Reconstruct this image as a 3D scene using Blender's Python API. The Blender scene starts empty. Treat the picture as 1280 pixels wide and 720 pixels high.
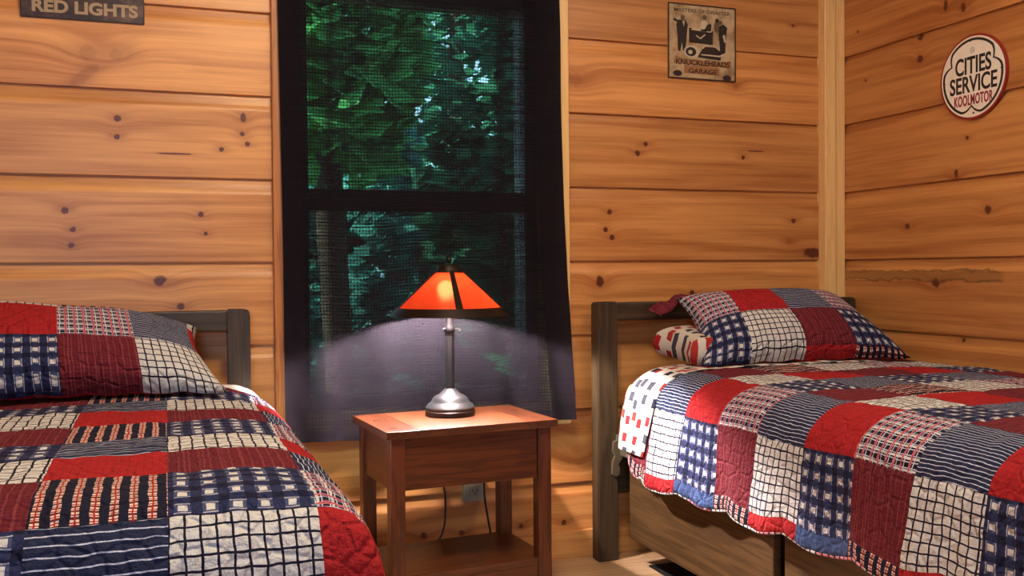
import bpy, bmesh, math, random
from mathutils import Vector, Matrix, noise
random.seed(7)
PI = math.pi
SC = bpy.context.scene
COL = SC.collection

# ------------------------------------------------------------------ node helpers
def lin(r, g, b):
    def f(c):
        c /= 255.0
        return c / 12.92 if c <= 0.04045 else ((c + 0.055) / 1.055) ** 2.4
    return (f(r), f(g), f(b), 1.0)

class NT:
    def __init__(s, name):
        s.mat = bpy.data.materials.new(name); s.mat.use_nodes = True
        s.t = s.mat.node_tree; s.t.nodes.clear()
        s.out = s.n('ShaderNodeOutputMaterial')
    def n(s, typ, **kw):
        x = s.t.nodes.new(typ)
        for k, v in kw.items(): setattr(x, k, v)
        return x
    def put(s, sock, v):
        if isinstance(v, bpy.types.NodeSocket): s.t.links.new(v, sock)
        else: sock.default_value = v
    def m(s, op, a, b=0.0, c=0.0, clamp=False):
        x = s.n('ShaderNodeMath', operation=op); x.use_clamp = clamp
        s.put(x.inputs[0], a); s.put(x.inputs[1], b)
        if op in ('MULTIPLY_ADD', 'WRAP', 'SMOOTH_MIN', 'SMOOTH_MAX', 'COMPARE'): s.put(x.inputs[2], c)
        return x.outputs[0]
    def mix(s, f, a, b):
        x = s.n('ShaderNodeMix', data_type='RGBA')
        s.put(x.inputs[0], f); s.put(x.inputs[6], a); s.put(x.inputs[7], b)
        return x.outputs[2]
    def vec(s, x, y, z=0.0):
        c = s.n('ShaderNodeCombineXYZ')
        s.put(c.inputs[0], x); s.put(c.inputs[1], y); s.put(c.inputs[2], z)
        return c.outputs[0]
    def noise(s, v, scale=1.0, detail=2.0, rough=0.5, dist=0.0):
        x = s.n('ShaderNodeTexNoise'); s.put(x.inputs['Vector'], v)
        x.inputs['Scale'].default_value = scale; x.inputs['Detail'].default_value = detail
        x.inputs['Roughness'].default_value = rough; x.inputs['Distortion'].default_value = dist
        return x.outputs[0]
    def ss(s, v, a, b):
        x = s.n('ShaderNodeMapRange', interpolation_type='SMOOTHSTEP')
        s.put(x.inputs[0], v); s.put(x.inputs[1], a); s.put(x.inputs[2], b)
        x.inputs[3].default_value = 0; x.inputs[4].default_value = 1
        return x.outputs[0]
    def sep(s, v):
        x = s.n('ShaderNodeSeparateXYZ'); s.put(x.inputs[0], v); return x.outputs
    def obj(s): return s.n('ShaderNodeTexCoord').outputs['Object']
    def uv(s): return s.n('ShaderNodeTexCoord').outputs['UV']
    def bump(s, h, strength=0.3, dist=0.002):
        x = s.n('ShaderNodeBump'); s.put(x.inputs['Height'], h)
        x.inputs['Strength'].default_value = strength; x.inputs['Distance'].default_value = dist
        return x.outputs[0]
    def pbr(s, col, rough=0.6, metal=0.0, normal=None, spec=0.5, **kw):
        p = s.n('ShaderNodeBsdfPrincipled')
        s.put(p.inputs['Base Color'], col); s.put(p.inputs['Roughness'], rough)
        p.inputs['Metallic'].default_value = metal
        p.inputs['Specular IOR Level'].default_value = spec
        if normal is not None: s.put(p.inputs['Normal'], normal)
        for k, v in kw.items(): s.put(p.inputs[k.replace('_', ' ')], v)
        s.t.links.new(p.outputs[0], s.out.inputs[0]); return p
    def fin(s, sh): s.t.links.new(sh, s.out.inputs[0])

def plain(name, col, rough=0.6, metal=0.0, spec=0.5, var=0.12, scale=30):
    t = NT(name)
    k = t.noise(t.obj(), scale, 3)
    d = tuple(c * (1 - var) for c in col[:3]) + (1,); l = tuple(min(1, c * (1 + var)) for c in col[:3]) + (1,)
    t.pbr(t.mix(k, d, l), rough, metal, spec=spec); return t.mat

# pine boards: the grain bends around the listed knots (a, z, radius, kind)
def pine(name, plane, seed, knots, c_lo, c_hi, rough=0.42, band=None):
    t = NT(name); o = t.sep(t.obj())
    a, z = (o[0] if plane == 'x' else o[1]), o[2]
    kmask = None; halo = None; bend = 0.0
    for (ka, kz, r, kind) in knots:
        wide = {'k': 1.0, 'o': 0.75, 's': 3.2, 'f': 1.0, 'w': 1.8, 'd': 1.5}[kind]
        tall = {'k': 1.0, 'o': 1.25, 's': 0.18, 'f': 1.0, 'w': 0.8, 'd': .5}[kind]
        qa, qz = t.m('SUBTRACT', a, ka), t.m('SUBTRACT', z, kz)
        if kind == 'd':
            qa, qz = t.m('ADD', t.m('MULTIPLY', qa, .77), t.m('MULTIPLY', qz, .64)), t.m('SUBTRACT', t.m('MULTIPLY', qz, .77), t.m('MULTIPLY', qa, .64))
        dx = t.m('DIVIDE', qa, r * wide); dz = t.m('DIVIDE', qz, r * tall)
        d2 = t.m('ADD', t.m('MULTIPLY', dx, dx), t.m('MULTIPLY', dz, dz))
        wob = t.m('MULTIPLY', t.noise(t.obj(), 1.2 / r, 2), 0.9)
        d = t.m('ADD', t.m('SQRT', d2), t.m('SUBTRACT', wob, 0.45))
        mk = t.m('SUBTRACT', 1.0, t.ss(d, 0.72, 1.08))
        if kind in 'fd': mk = t.m('MULTIPLY', t.m('MULTIPLY', mk, 0.42 if kind == 'd' else .34), t.noise(t.vec(t.m('MULTIPLY', a, 30.0), t.m('MULTIPLY', z, 160.0)), 1, 2))
        kmask = mk if kmask is None else t.m('MAXIMUM', kmask, mk)
        hx = t.m('DIVIDE', dx, 3.4 if kind != 's' else 1.6)
        hz = t.m('DIVIDE', dz, 1.5)
        h = t.m('EXPONENT', t.m('MULTIPLY', t.m('ADD', t.m('MULTIPLY', hx, hx), t.m('MULTIPLY', hz, hz)), -1.0))
        halo = h if halo is None else t.m('ADD', halo, h)
        if kind in 'kof':
            bx = t.m('MULTIPLY', dx, 0.3); bz = t.m('MULTIPLY', dz, 0.42)
            g = t.m('EXPONENT', t.m('MULTIPLY', t.m('ADD', t.m('MULTIPLY', bx, bx), t.m('MULTIPLY', bz, bz)), -1.0))
            bend = t.m('ADD', bend, t.m('MULTIPLY', g, r * 1.5))
    zz = t.m('ADD', z, bend)
    slow = t.noise(t.vec(t.m('MULTIPLY', a, 0.7), t.m('MULTIPLY', zz, 7.0), seed * 3.7), 1.0, 2)
    ring = t.m('SINE', t.m('ADD', t.m('MULTIPLY', slow, 26.0), t.m('MULTIPLY', zz, 55.0)))
    ring = t.ss(ring, -0.4, 1.0)
    fine = t.noise(t.vec(t.m('MULTIPLY', a, 5.0), t.m('MULTIPLY', zz, 150.0), seed * 1.3), 1.0, 3)
    broad = t.noise(t.vec(t.m('MULTIPLY', a, 1.1), t.m('MULTIPLY', zz, 16.0), seed * 5.1 + 2), 1.0, 3)
    f = t.m('ADD', t.m('MULTIPLY', ring, 0.13), t.m('ADD', t.m('MULTIPLY', fine, 0.40), t.m('MULTIPLY', t.m('ADD', broad, t.m('MULTIPLY', t.m('SUBTRACT', t.noise(t.vec(t.m('MULTIPLY', a, .8), t.m('MULTIPLY', zz, 46.0), seed * 2.9), 1.0, 2), .5), .9)), 0.62)))
    col = t.mix(t.ss(f, 0.25, 1.0), c_hi, c_lo)
    if kmask is not None:
        col = t.mix(t.m('MULTIPLY', t.m('MINIMUM', halo, 1.0), 0.42), col, lin(132, 64, 28))
        core = t.mix(t.noise(t.obj(), 220, 2), lin(66, 24, 14), lin(98, 40, 20))
        col = t.mix(t.m('MULTIPLY', kmask, 0.93), col, core)
    if band:
        a0, a1, zc, hh = band
        wav = t.m('MULTIPLY', t.m('SUBTRACT', t.noise(t.vec(t.m('MULTIPLY', a, 13.0), t.m('MULTIPLY', z, 22.0)), 1, 3), .5), .055)
        dz = t.m('ABSOLUTE', t.m('SUBTRACT', t.m('ADD', z, wav), zc))
        inb = t.m('SUBTRACT', 1.0, t.ss(dz, hh * .7, hh))
        inb = t.m('MULTIPLY', inb, t.m('MULTIPLY', t.ss(a, a0, a0 + .03), t.m('SUBTRACT', 1.0, t.ss(a, a1 - .1, a1))))
        edge = t.m('MULTIPLY', inb, t.ss(dz, hh * .45, hh * .8))
        col = t.mix(t.m('MULTIPLY', inb, .42), col, t.mix(fine, lin(84, 60, 32), lin(130, 96, 52)))
        col = t.mix(t.m('MULTIPLY', edge, .6), col, lin(52, 34, 20))
    b = t.bump(t.m('ADD', fine, t.m('MULTIPLY', ring, 0.4)), 0.12, 0.0012)
    t.pbr(col, rough, normal=b, spec=0.45); return t.mat

# furniture wood, grain running along one object axis
def wood(name, axis, c_lo, c_hi, rough=0.4, fscale=90, spec=0.5, contrast=1.0, along=1.6, across=26.0):
    t = NT(name); o = list(t.sep(t.obj()))
    for i in range(3):
        o[i] = t.m('MULTIPLY', o[i], along if i == axis else across)
    w = t.noise(t.vec(*o), 1.0, 3, 0.6, 0.6)
    ring = t.ss(t.m('SINE', t.m('MULTIPLY', w, 30.0)), -0.6, 1.0)
    p = list(t.sep(t.obj()))
    for i in range(3):
        p[i] = t.m('MULTIPLY', p[i], fscale * (0.07 if i == axis else 2.6))
    fine = t.noise(t.vec(*p), 1.0, 3)
    f = t.m('ADD', t.m('MULTIPLY', ring, 0.45 * contrast), t.m('MULTIPLY', fine, 0.75))
    col = t.mix(t.ss(f, 0.2, 1.05), c_hi, c_lo)
    t.pbr(col, rough, normal=t.bump(fine, 0.12, 0.001), spec=spec); return t.mat

# ------------------------------------------------------------------ fabrics (uv in metres inside each patch)
def fabric(kind, cols):
    t = NT('fabric_' + kind)
    uv = t.uv()
    wv = t.n('ShaderNodeTexNoise'); t.put(wv.inputs['Vector'], t.obj()); wv.inputs['Scale'].default_value = 38; wv.inputs['Detail'].default_value = 1
    wc = t.sep(wv.outputs[1])
    u, v = t.sep(uv)[0], t.sep(uv)[1]
    u = t.m('ADD', u, t.m('MULTIPLY', t.m('SUBTRACT', wc[0], 0.5), 0.006))
    v = t.m('ADD', v, t.m('MULTIPLY', t.m('SUBTRACT', wc[1], 0.5), 0.006))
    def st(c, period, width, off=0.0):
        return t.m('LESS_THAN', t.m('FRACT', t.m('DIVIDE', t.m('ADD', c, off + 10 * period), period)), width / period)
    def orr(*a):
        r = a[0]
        for x in a[1:]: r = t.m('MAXIMUM', r, x)
        return r
    def andd(a, b): return t.m('MULTIPLY', a, b)
    weave = t.noise(t.obj(), 420, 2)
    if kind == 'grid':
        line = orr(st(u, .0215, .0036, .0018), st(v, .0215, .0036, .0018))
        c = t.mix(line, cols['white'], cols['ink'])
    elif kind == 'buffalo':
        bu, bv = st(u, .0385, .0125, -.013), st(v, .0385, .0125, -.013)
        fu, fv = st(u, .0385, .0225, -.008), st(v, .0385, .0225, -.008)
        c = t.mix(orr(fu, fv), cols['navy'], cols['mid'])
        c = t.mix(andd(fu, fv), c, cols['slate'])
        thin = andd(orr(st(u, .0385, .0018, -.0092), st(u, .0385, .0018, -.0276)), fv)
        c = t.mix(t.m('MULTIPLY', thin, 0.7), c, cols['white'])
        c = t.mix(andd(bu, bv), c, cols['white'])
    elif kind == 'burgundy':
        c = t.mix(t.m('MULTIPLY', orr(st(u, .0165, .0022), st(u, .031, .003, .006)), 0.55), cols['burg'], cols['rose'])
        c = t.mix(t.m('MULTIPLY', st(v, .0095, .0022), 0.22), c, cols['rose'])
        c = t.mix(t.m('MULTIPLY', st(u, .0082, .0018, .003), 0.55), c, cols['wine'])
    elif kind == 'red':
        c = t.mix(t.m('MULTIPLY', orr(st(u, .012, .002), st(v, .012, .002)), 0.3), cols['red'], cols['wine'])
    elif kind in ('stripe', 'seersucker'):
        sh = t.noise(t.vec(t.m('MULTIPLY', u, 20.0), t.m('MULTIPLY', v, 420.0)), 1.0, 2)
        c = t.mix(sh, cols['navy'], cols['blue'])
        c = t.mix(st(v, .0092 if kind == 'stripe' else .0155, .0016 if kind == 'stripe' else .0021, .002), c, cols['pale'])
    elif kind == 'tattersall':
        c = t.mix(t.m('MULTIPLY', st(u, .022, .012, .002), .55), cols['ink'], cols['plum'])
        c = t.mix(t.m('MULTIPLY', st(v, .0125, .0022, .004), .9), c, cols['pale'])
        c = t.mix(st(v, .025, .0048), c, cols['white'])
        c = t.mix(st(u, .022, .0020, .0128), c, cols['pale'])
        c = t.mix(st(u, .022, .0050), c, cols['pink'])
        c = t.mix(st(u, .022, .0018, -.0016), c, cols['red'])
    elif kind == 'plaid':
        bar = st(u, .025, .0115, -.004)
        sq = andd(bar, st(v, .0125, .0078))
        c = t.mix(bar, cols['ink'], cols['brick'])
        c = t.mix(sq, c, cols['cream'])
        cross = orr(st(u, .025, .0022, -.0087), st(v, .0125, .0022, -.0036))
        c = t.mix(andd(cross, bar), c, cols['red'])
    elif kind == 'denim':
        sh = t.noise(t.vec(t.m('MULTIPLY', u, 260.0), t.m('MULTIPLY', v, 30.0)), 1.0, 2)
        c = t.mix(sh, cols['navy'], cols['denim'])
    elif kind == 'dots':
        vo = t.n('ShaderNodeTexVoronoi', voronoi_dimensions='2D', distance='CHEBYCHEV')
        t.put(vo.inputs['Vector'], t.vec(u, v)); vo.inputs['Scale'].default_value = 18.5; vo.inputs['Randomness'].default_value = 0.5
        k = t.m('LESS_THAN', vo.outputs['Distance'], 0.255)
        r = t.n('ShaderNodeValToRGB'); r.color_ramp.interpolation = 'CONSTANT'
        e = r.color_ramp.elements
        e[0].position = 0; e[0].color = cols['red']; e[1].position = .36; e[1].color = cols['grey']
        x = e.new(.62); x.color = cols['ink']; x = e.new(.84); x.color = cols['rust']
        t.put(r.inputs[0], t.sep(vo.outputs['Color'])[0])
        c = t.mix(k, cols['sheet'], r.outputs[0])
    else:
        c = cols['white']
    c2 = t.n('ShaderNodeHueSaturation'); t.put(c2.inputs['Color'], c)
    t.put(c2.inputs['Value'], t.m('ADD', 0.82, t.m('MULTIPLY', weave, 0.36)))
    # stitched quilting: meandering pucker lines
    vo = t.n('ShaderNodeTexVoronoi', feature='DISTANCE_TO_EDGE'); t.put(vo.inputs['Vector'], t.obj()); vo.inputs['Scale'].default_value = 26 if kind not in ('dots', 'white') else 3
    edge = t.ss(vo.outputs['Distance'], 0.0, 0.16)
    pk = t.noise(t.obj(), 75, 3, 0.6)
    amt = 0.2 if kind in ('dots', 'white') else 1.0
    h = t.m('ADD', t.m('MULTIPLY', edge, 0.55 * amt), t.m('ADD', t.m('MULTIPLY', pk, 1.1 * amt), t.m('MULTIPLY', weave, 0.12)))
    t.pbr(c2.outputs[0], 0.88, normal=t.bump(h, 0.85, 0.009), spec=0.2)
    return t.mat

# ------------------------------------------------------------------ mesh helpers
ORIG = {}
def link(name, bm, mats, parent=None, local=False, smooth=None):
    me = bpy.data.meshes.new(name)
    if not isinstance(mats, (list, tuple)): mats = [mats]
    if parent is not None and not local:
        bmesh.ops.translate(bm, verts=bm.verts, vec=-ORIG[parent.name])
    bm.normal_update(); bm.to_mesh(me); bm.free()
    for mt in mats: me.materials.append(mt)
    if smooth is not None:
        for p in me.polygons: p.use_smooth = True
        if smooth < 180: me.set_sharp_from_angle(angle=math.radians(smooth))
    o = bpy.data.objects.new(name, me); COL.objects.link(o)
    if parent is not None:
        o.parent = parent; ORIG[o.name] = ORIG[parent.name]
    else: ORIG[o.name] = Vector((0, 0, 0))
    return o
def props(o, label, cat, group=None):
    o['label'] = label; o['category'] = cat
    if group: o['group'] = group
    return o
def empty(name, loc, label, cat, group=None, rz=0.0):
    o = bpy.data.objects.new(name, None); COL.objects.link(o)
    o.location = loc; o.rotation_euler = (0, 0, rz); o.empty_display_size = .1
    ORIG[o.name] = Vector(loc)
    return props(o, label, cat, group)
def struct(o): o['kind'] = 'structure'; return o
def rebase(o):
    """put the origin of a single-mesh thing at the middle of its base"""
    vs = o.data.vertices
    lo = Vector([min(v.co[i] for v in vs) for i in range(3)]); hi = Vector([max(v.co[i] for v in vs) for i in range(3)])
    c = Vector(((lo.x + hi.x) / 2, (lo.y + hi.y) / 2, lo.z))
    o.data.transform(Matrix.Translation(-c)); o.location = c; ORIG[o.name] = c
    return o
def box(bm, x0, x1, y0, y1, z0, z1, bev=0.003, seg=2):
    r = bmesh.ops.create_cube(bm, size=1)
    for v in r['verts']:
        v.co = Vector((x0 + (v.co.x + .5) * (x1 - x0), y0 + (v.co.y + .5) * (y1 - y0), z0 + (v.co.z + .5) * (z1 - z0)))
    if bev:
        es = list({e for v in r['verts'] for e in v.link_edges})
        bmesh.ops.bevel(bm, geom=es, offset=bev, segments=seg, affect='EDGES', profile=.5)
    return bm
def boxes(*bs, bev=.003):
    bm = bmesh.new()
    for b in bs: box(bm, *b, bev=bev)
    return bm
def lathe(bm, prof, c, segs=48, a0=0.0, rfun=None):
    rings = []
    for (r, z) in prof:
        ring = []
        for i in range(segs):
            a = a0 + 2 * PI * i / segs
            k = rfun(a) if rfun else 1
            ring.append(bm.verts.new((c[0] + r * k * math.cos(a), c[1] + r * k * math.sin(a), c[2] + z)))
        rings.append(ring)
    for A, B in zip(rings, rings[1:]):
        for i in range(segs):
            bm.faces.new((A[i], A[(i + 1) % segs], B[(i + 1) % segs], B[i]))
    if prof[0][0] > 1e-6: bm.faces.new(list(reversed(rings[0])))
    if prof[-1][0] > 1e-6: bm.faces.new(rings[-1])
    bmesh.ops.remove_doubles(bm, verts=bm.verts, dist=1e-6)
    return bm
def tube(bm, pts, r, segs=8):
    pts = [Vector(p) for p in pts]; prev = None; rings = []
    for i, p in enumerate(pts):
        d = (pts[min(i + 1, len(pts) - 1)] - pts[max(i - 1, 0)]).normalized()
        ref = Vector((0, 0, 1)) if abs(d.z) < .9 else Vector((1, 0, 0))
        x = d.cross(ref).normalized() if prev is None else (prev - d * prev.dot(d)).normalized()
        prev = x; y = d.cross(x)
        rings.append([bm.verts.new(p + (x * math.cos(2 * PI * k / segs) + y * math.sin(2 * PI * k / segs)) * r) for k in range(segs)])
    for A, B in zip(rings, rings[1:]):
        for k in range(segs): bm.faces.new((A[k], A[(k + 1) % segs], B[(k + 1) % segs], B[k]))
    bm.faces.new(list(reversed(rings[0]))); bm.faces.new(rings[-1]); return bm
def crom(pts, n=8):
    P = [Vector(p) for p in pts]; P = [2 * P[0] - P[1]] + P + [2 * P[-1] - P[-2]]; out = []
    for i in range(1, len(P) - 2):
        a, b, c, d = P[i - 1], P[i], P[i + 1], P[i + 2]
        for k in range(n):
            t = k / n
            out.append(.5 * ((2 * b) + (c - a) * t + (2 * a - 5 * b + 4 * c - d) * t * t + (3 * b - a - 3 * c + d) * t ** 3))
    out.append(P[-2]); return out
def arcs(pts):
    L = [0]
    for a, b in zip(pts, pts[1:]): L.append(L[-1] + (b - a).length)
    return L
def at_len(pts, L, s):
    if s <= 0: return pts[0] + (pts[1] - pts[0]).normalized() * s
    if s >= L[-1]: return pts[-1] + (pts[-1] - pts[-2]).normalized() * (s - L[-1])
    lo, hi = 0, len(L) - 1
    while hi - lo > 1:
        m = (lo + hi) // 2
        if L[m] <= s: lo = m
        else: hi = m
    return pts[lo].lerp(pts[hi], (s - L[lo]) / (L[hi] - L[lo] + 1e-12))
def plate(bm, pts, M, depth, mi=0):
    """extruded outline; pts are 2-D, M maps (x, y, height) into place"""
    f = [bm.verts.new(M @ Vector((x, y, depth))) for x, y in pts]
    b = [bm.verts.new(M @ Vector((x, y, 0))) for x, y in pts]
    fs = [bm.faces.new(f), bm.faces.new(list(reversed(b)))]
    n = len(pts)
    for i in range(n): fs.append(bm.faces.new((b[i], b[(i + 1) % n], f[(i + 1) % n], f[i])))
    for q in fs: q.material_index = mi
    return bm
def ring_plate(bm, outer, inner, M, z0, z1, mi=0):
    n = len(outer)
    V = [[bm.verts.new(M @ Vector((p[0], p[1], h))) for p in L] for L, h in ((outer, z0), (outer, z1), (inner, z1), (inner, z0))]
    for A, B in ((V[0], V[1]), (V[1], V[2]), (V[2], V[3]), (V[3], V[0])):
        for i in range(n):
            f = bm.faces.new((A[i], A[(i + 1) % n], B[(i + 1) % n], B[i])); f.material_index = mi
    return bm
def lettering(name, body, width, height, M, mat, parent, depth=.0008, bold=0.0, space=1.0):
    c = bpy.data.curves.new('t', 'FONT'); c.body = body; c.align_x = 'CENTER'; c.align_y = 'CENTER'
    c.extrude = 0.02; c.offset = bold; c.space_character = space
    o = bpy.data.objects.new('t', c); COL.objects.link(o)
    dg = bpy.context.evaluated_depsgraph_get()
    me = bpy.data.meshes.new_from_object(o.evaluated_get(dg))
    bm = bmesh.new(); bm.from_mesh(me)
    bpy.data.objects.remove(o); bpy.data.curves.remove(c); bpy.data.meshes.remove(me)
    xs = [v.co.x for v in bm.verts]; ys = [v.co.y for v in bm.verts]
    cx, cy = (min(xs) + max(xs)) / 2, (min(ys) + max(ys)) / 2
    sx, sy = width / (max(xs) - min(xs)), height / (max(ys) - min(ys))
    for v in bm.verts:
        v.co = M @ Vector(((v.co.x - cx) * sx, (v.co.y - cy) * sy, depth if v.co.z > 0 else 0))
    return link(name, bm, mat, parent)

# ------------------------------------------------------------------ scene numbers (metres)
YW, XW, S, Z0, H = 3.0, 2.380, .24907, .9984, .9654      # back wall, right wall, board pitch, a joint, eye height
CEIL, XL, YF = 2.45, -1.30, -1.70
ROWS = [Z0 + k * S for k in range(-4, 7)]; ROWS[0] = 0.0; ROWS[-1] = CEIL

# ------------------------------------------------------------------ pine walls
PLO, PHI = lin(162, 95, 42), lin(224, 161, 92)
def tone(c, k, w=0): return (min(1, c[0] * k), min(1, c[1] * k * (1 - w)), min(1, c[2] * k * (1 - 1.6 * w)), 1)
KL = {2: [(-.196, 1.595, .024, 'f'), (-.122, 1.593, .018, 'f'), (-.205, 1.531, .034, 'd')],
      1: [(-.121, 1.411, .0105, 'k'), (-.123, 1.358, .0085, 'k'), (.227, 1.429, .0125, 'o'), (.224, 1.379, .0078, 'k'), (.238, 1.351, .0078, 'k'), (.164, 1.332, .0078, 'k'), (.03, 1.315, .017, 's')],
      0: [(-.262, 1.146, .0105, 'k'), (-.242, 1.092, .009, 'k'), (-.247, 1.047, .0085, 'k'), (.103, 1.139, .009, 'k'), (.116, 1.083, .0065, 'k')],
      -1: [(-.013, .945, .0185, 'k'), (.044, .869, .0115, 'k')]}
KR = {3: [(2.172, 1.853, .0055, 'k')], 2: [(1.308, 1.604, .024, 'f'), (1.93, 1.615, .012, 'f')],
      1: [(1.568, 1.40, .009, 'k'), (1.537, 1.368, .0105, 'k'), (1.959, 1.366, .008, 'k'), (2.013, 1.39, .013, 's')],
      0: [(1.430, 1.164, .010, 'k'), (1.414, 1.104, .0095, 'k'), (1.438, 1.077, .010, 'k'), (2.173, 1.141, .0105, 'k'), (2.155, 1.065, .012, 'f'), (2.262, 1.024, .026, 'w')],
      -1: [(1.392, .927, .0185, 'o'), (1.748, .884, .0105, 'k')], -2: [(1.62, .60, .012, 'k')],
      -3: [(1.330, .468, .026, 'f'), (1.314, .325, .022, 'f'), (1.30, .36, .02, 'f')],
      -4: [(1.254, .118, .010, 'k'), (.769, .121, .012, 'k'), (.895, .118, .010, 'k'), (1.10, .121, .009, 'k')]}
KRW = {3: [(2.481, 1.809, .0135, 'o'), (2.408, 1.785, .0135, 'o'), (2.902, 1.823, .0055, 'k'), (2.873, 1.704, .0055, 'k')],
       2: [(2.601, 1.737, .014, 'k'), (2.594, 1.661, .0135, 'k'), (2.86, 1.64, .005, 'k')],
       1: [(2.392, 1.373, .0075, 'k'), (2.437, 1.265, .012, 'o')],
       0: [(2.653, 1.107, .0105, 'k'), (2.310, 1.142, .014, 'k')],
       -1: [(2.523, .915, .017, 'k')],
       -2: [(2.414, .735, .008, 'k')]}
CUT = .0115
def siding(bm, a0, a1, z0, z1, place, mi, top=True):
    """one board: square lip at the foot, flat face, cove at the top; place(a, depth, z)"""
    pr = [(z0, CUT), (z0 + .0005, .0005), (z0 + .003, 0)]
    if top and z1 - z0 > .1:
        pr += [(z1 - .047, 0), (z1 - .040, .0018), (z1 - .030, .0062), (z1 - .019, .0088), (z1 - .002, CUT)]
    pr += [(z1, CUT if top else 0)]
    A = [bm.verts.new(place(a0, d, z)) for z, d in pr]; B = [bm.verts.new(place(a1, d, z)) for z, d in pr]
    for i in range(len(pr) - 1):
        f = bm.faces.new((A[i], B[i], B[i + 1], A[i + 1])); f.material_index = mi
OX0, OX1, OZ0, OZ1 = .375, 1.160, .545, 1.860             # window opening
bm = bmesh.new(); mats = []
pl = lambda a, d, z: Vector((a, YW + d, z))
for i, (z0, z1) in enumerate(zip(ROWS, ROWS[1:])):
    k = i - 4
    w = {2: 1.13, 1: .97, 0: .95, -1: 1.02, 3: 1.05}.get(k, .92)
    mats.append(pine('pine_board', 'x', i + 1.5, KL.get(k, []), tone(PLO, w), tone(PHI, w)))
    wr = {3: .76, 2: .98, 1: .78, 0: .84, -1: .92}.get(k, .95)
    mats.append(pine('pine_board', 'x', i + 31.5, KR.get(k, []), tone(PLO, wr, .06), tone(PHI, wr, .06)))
    segs = [(XL, .70, 0), (.70, XW + .02, 1)]
    if z1 > OZ0 and z0 < OZ1: segs = [(XL, OX0, 0), (OX1, XW + .02, 1)]
    for a0, a1, q in segs: siding(bm, a0, a1, z0, z1, pl, 2 * i + q)
    if z0 < OZ0 < z1: siding(bm, OX0, OX1, z0, OZ0, pl, 2 * i, top=False)
    if z0 < OZ1 < z1: siding(bm, OX0, OX1, OZ1, z1, pl, 2 * i)
m0 = len(mats); mats.append(plain('wall_core', lin(150, 100, 55), .8))
for b in ((XL - .1, OX0, 0, CEIL), (OX1, XW + .1, 0, CEIL), (OX0, OX1, 0, OZ0), (OX0, OX1, OZ1, CEIL)):
    n0 = len(bm.faces); box(bm, b[0], b[1], YW + .0125, YW + .13, b[2], b[3], bev=0)
    bm.faces.ensure_lookup_table()
    for f in bm.faces[n0:]: f.material_index = m0
struct(link('wall_back', bm, mats))

bm = bmesh.new(); mats = []
plr = lambda a, d, z: Vector((XW + d, a, z))
for i, (z0, z1) in enumerate(zip(ROWS, ROWS[1:])):
    k = i - 4; w = random.uniform(.80, .88)
    mats.append(pine('pine_board', 'y', i + 71.5, KRW.get(k, []), tone(PLO, w, .07), tone(PHI, w, .07), band=(2.24, 3.02, .940, .021) if k == -1 else None))
    siding(bm, YF, YW + .01, z0, z1, plr, i)
m0 = len(mats); mats.append(plain('wall_core', lin(150, 100, 55), .8)); n0 = len(bm.faces)
box(bm, XW + .0125, XW + .1, YF, YW + .012, 0, CEIL, bev=0); bm.faces.ensure_lookup_table()
for f in bm.faces[n0:]: f.material_index = m0
struct(link('wall_right', bm, mats))

gen = pine('pine_board', 'y', 12.3, [], PLO, PHI)
bm = bmesh.new()
for z0, z1 in zip(ROWS, ROWS[1:]): siding(bm, YF, YW, z0, z1, lambda a, d, z: Vector((XL - d, a, z)), 0)
box(bm, XL - .1, XL - .0125, YF, YW, 0, CEIL, bev=0)
struct(link('wall_left', bm, gen))
# wall behind the viewer, with the daylight window
genx = pine('pine_board', 'x', 15.3, [], PLO, PHI)
bm = bmesh.new(); FX0, FX1, FZ0, FZ1 = -.95, -.25, .95, 1.75
for b in ((XL - .1, FX0, 0, CEIL), (FX1, XW + .1, 0, CEIL), (FX0, FX1, 0, FZ0), (FX0, FX1, FZ1, CEIL)):
    box(bm, b[0], b[1], YF - .1, YF, b[2], b[3], bev=0)
struct(link('wall_front', bm, genx))

# floor: pale boards
t = NT('pale_floor_boards'); o = t.sep(t.obj())
row = t.m('FLOOR', t.m('DIVIDE', o[1], .13))
f1 = t.noise(t.vec(t.m('MULTIPLY', o[0], 2.0), t.m('MULTIPLY', o[1], 45.0), row), 1, 3)
f2 = t.noise(t.vec(t.m('MULTIPLY', o[0], .6), t.m('MULTIPLY', row, 3.1), 4.0), 1, 1)
c = t.mix(t.ss(t.m('ADD', t.m('MULTIPLY', f1, .6), t.m('MULTIPLY', f2, .6)), .3, .9), lin(206, 172, 132), lin(168, 124, 82))
gap = t.m('LESS_THAN', t.m('FRACT', t.m('DIVIDE', o[1], .13)), .02)
c = t.mix(gap, c, lin(90, 60, 36))
t.pbr(c, .38, normal=t.bump(t.m('SUBTRACT', f1, gap), .15, .001))
bm = bmesh.new(); box(bm, XL - .1, XW + .1, YF - .1, YW + .13, -.08, 0, bev=0)
struct(link('floor', bm, t.mat))
bm = bmesh.new(); box(bm, XL - .1, XW + .1, YF - .1, YW + .13, CEIL, CEIL + .08, bev=0)
struct(link('ceiling', bm, plain('ceiling_pine', lin(205, 160, 105), .6)))

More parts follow.
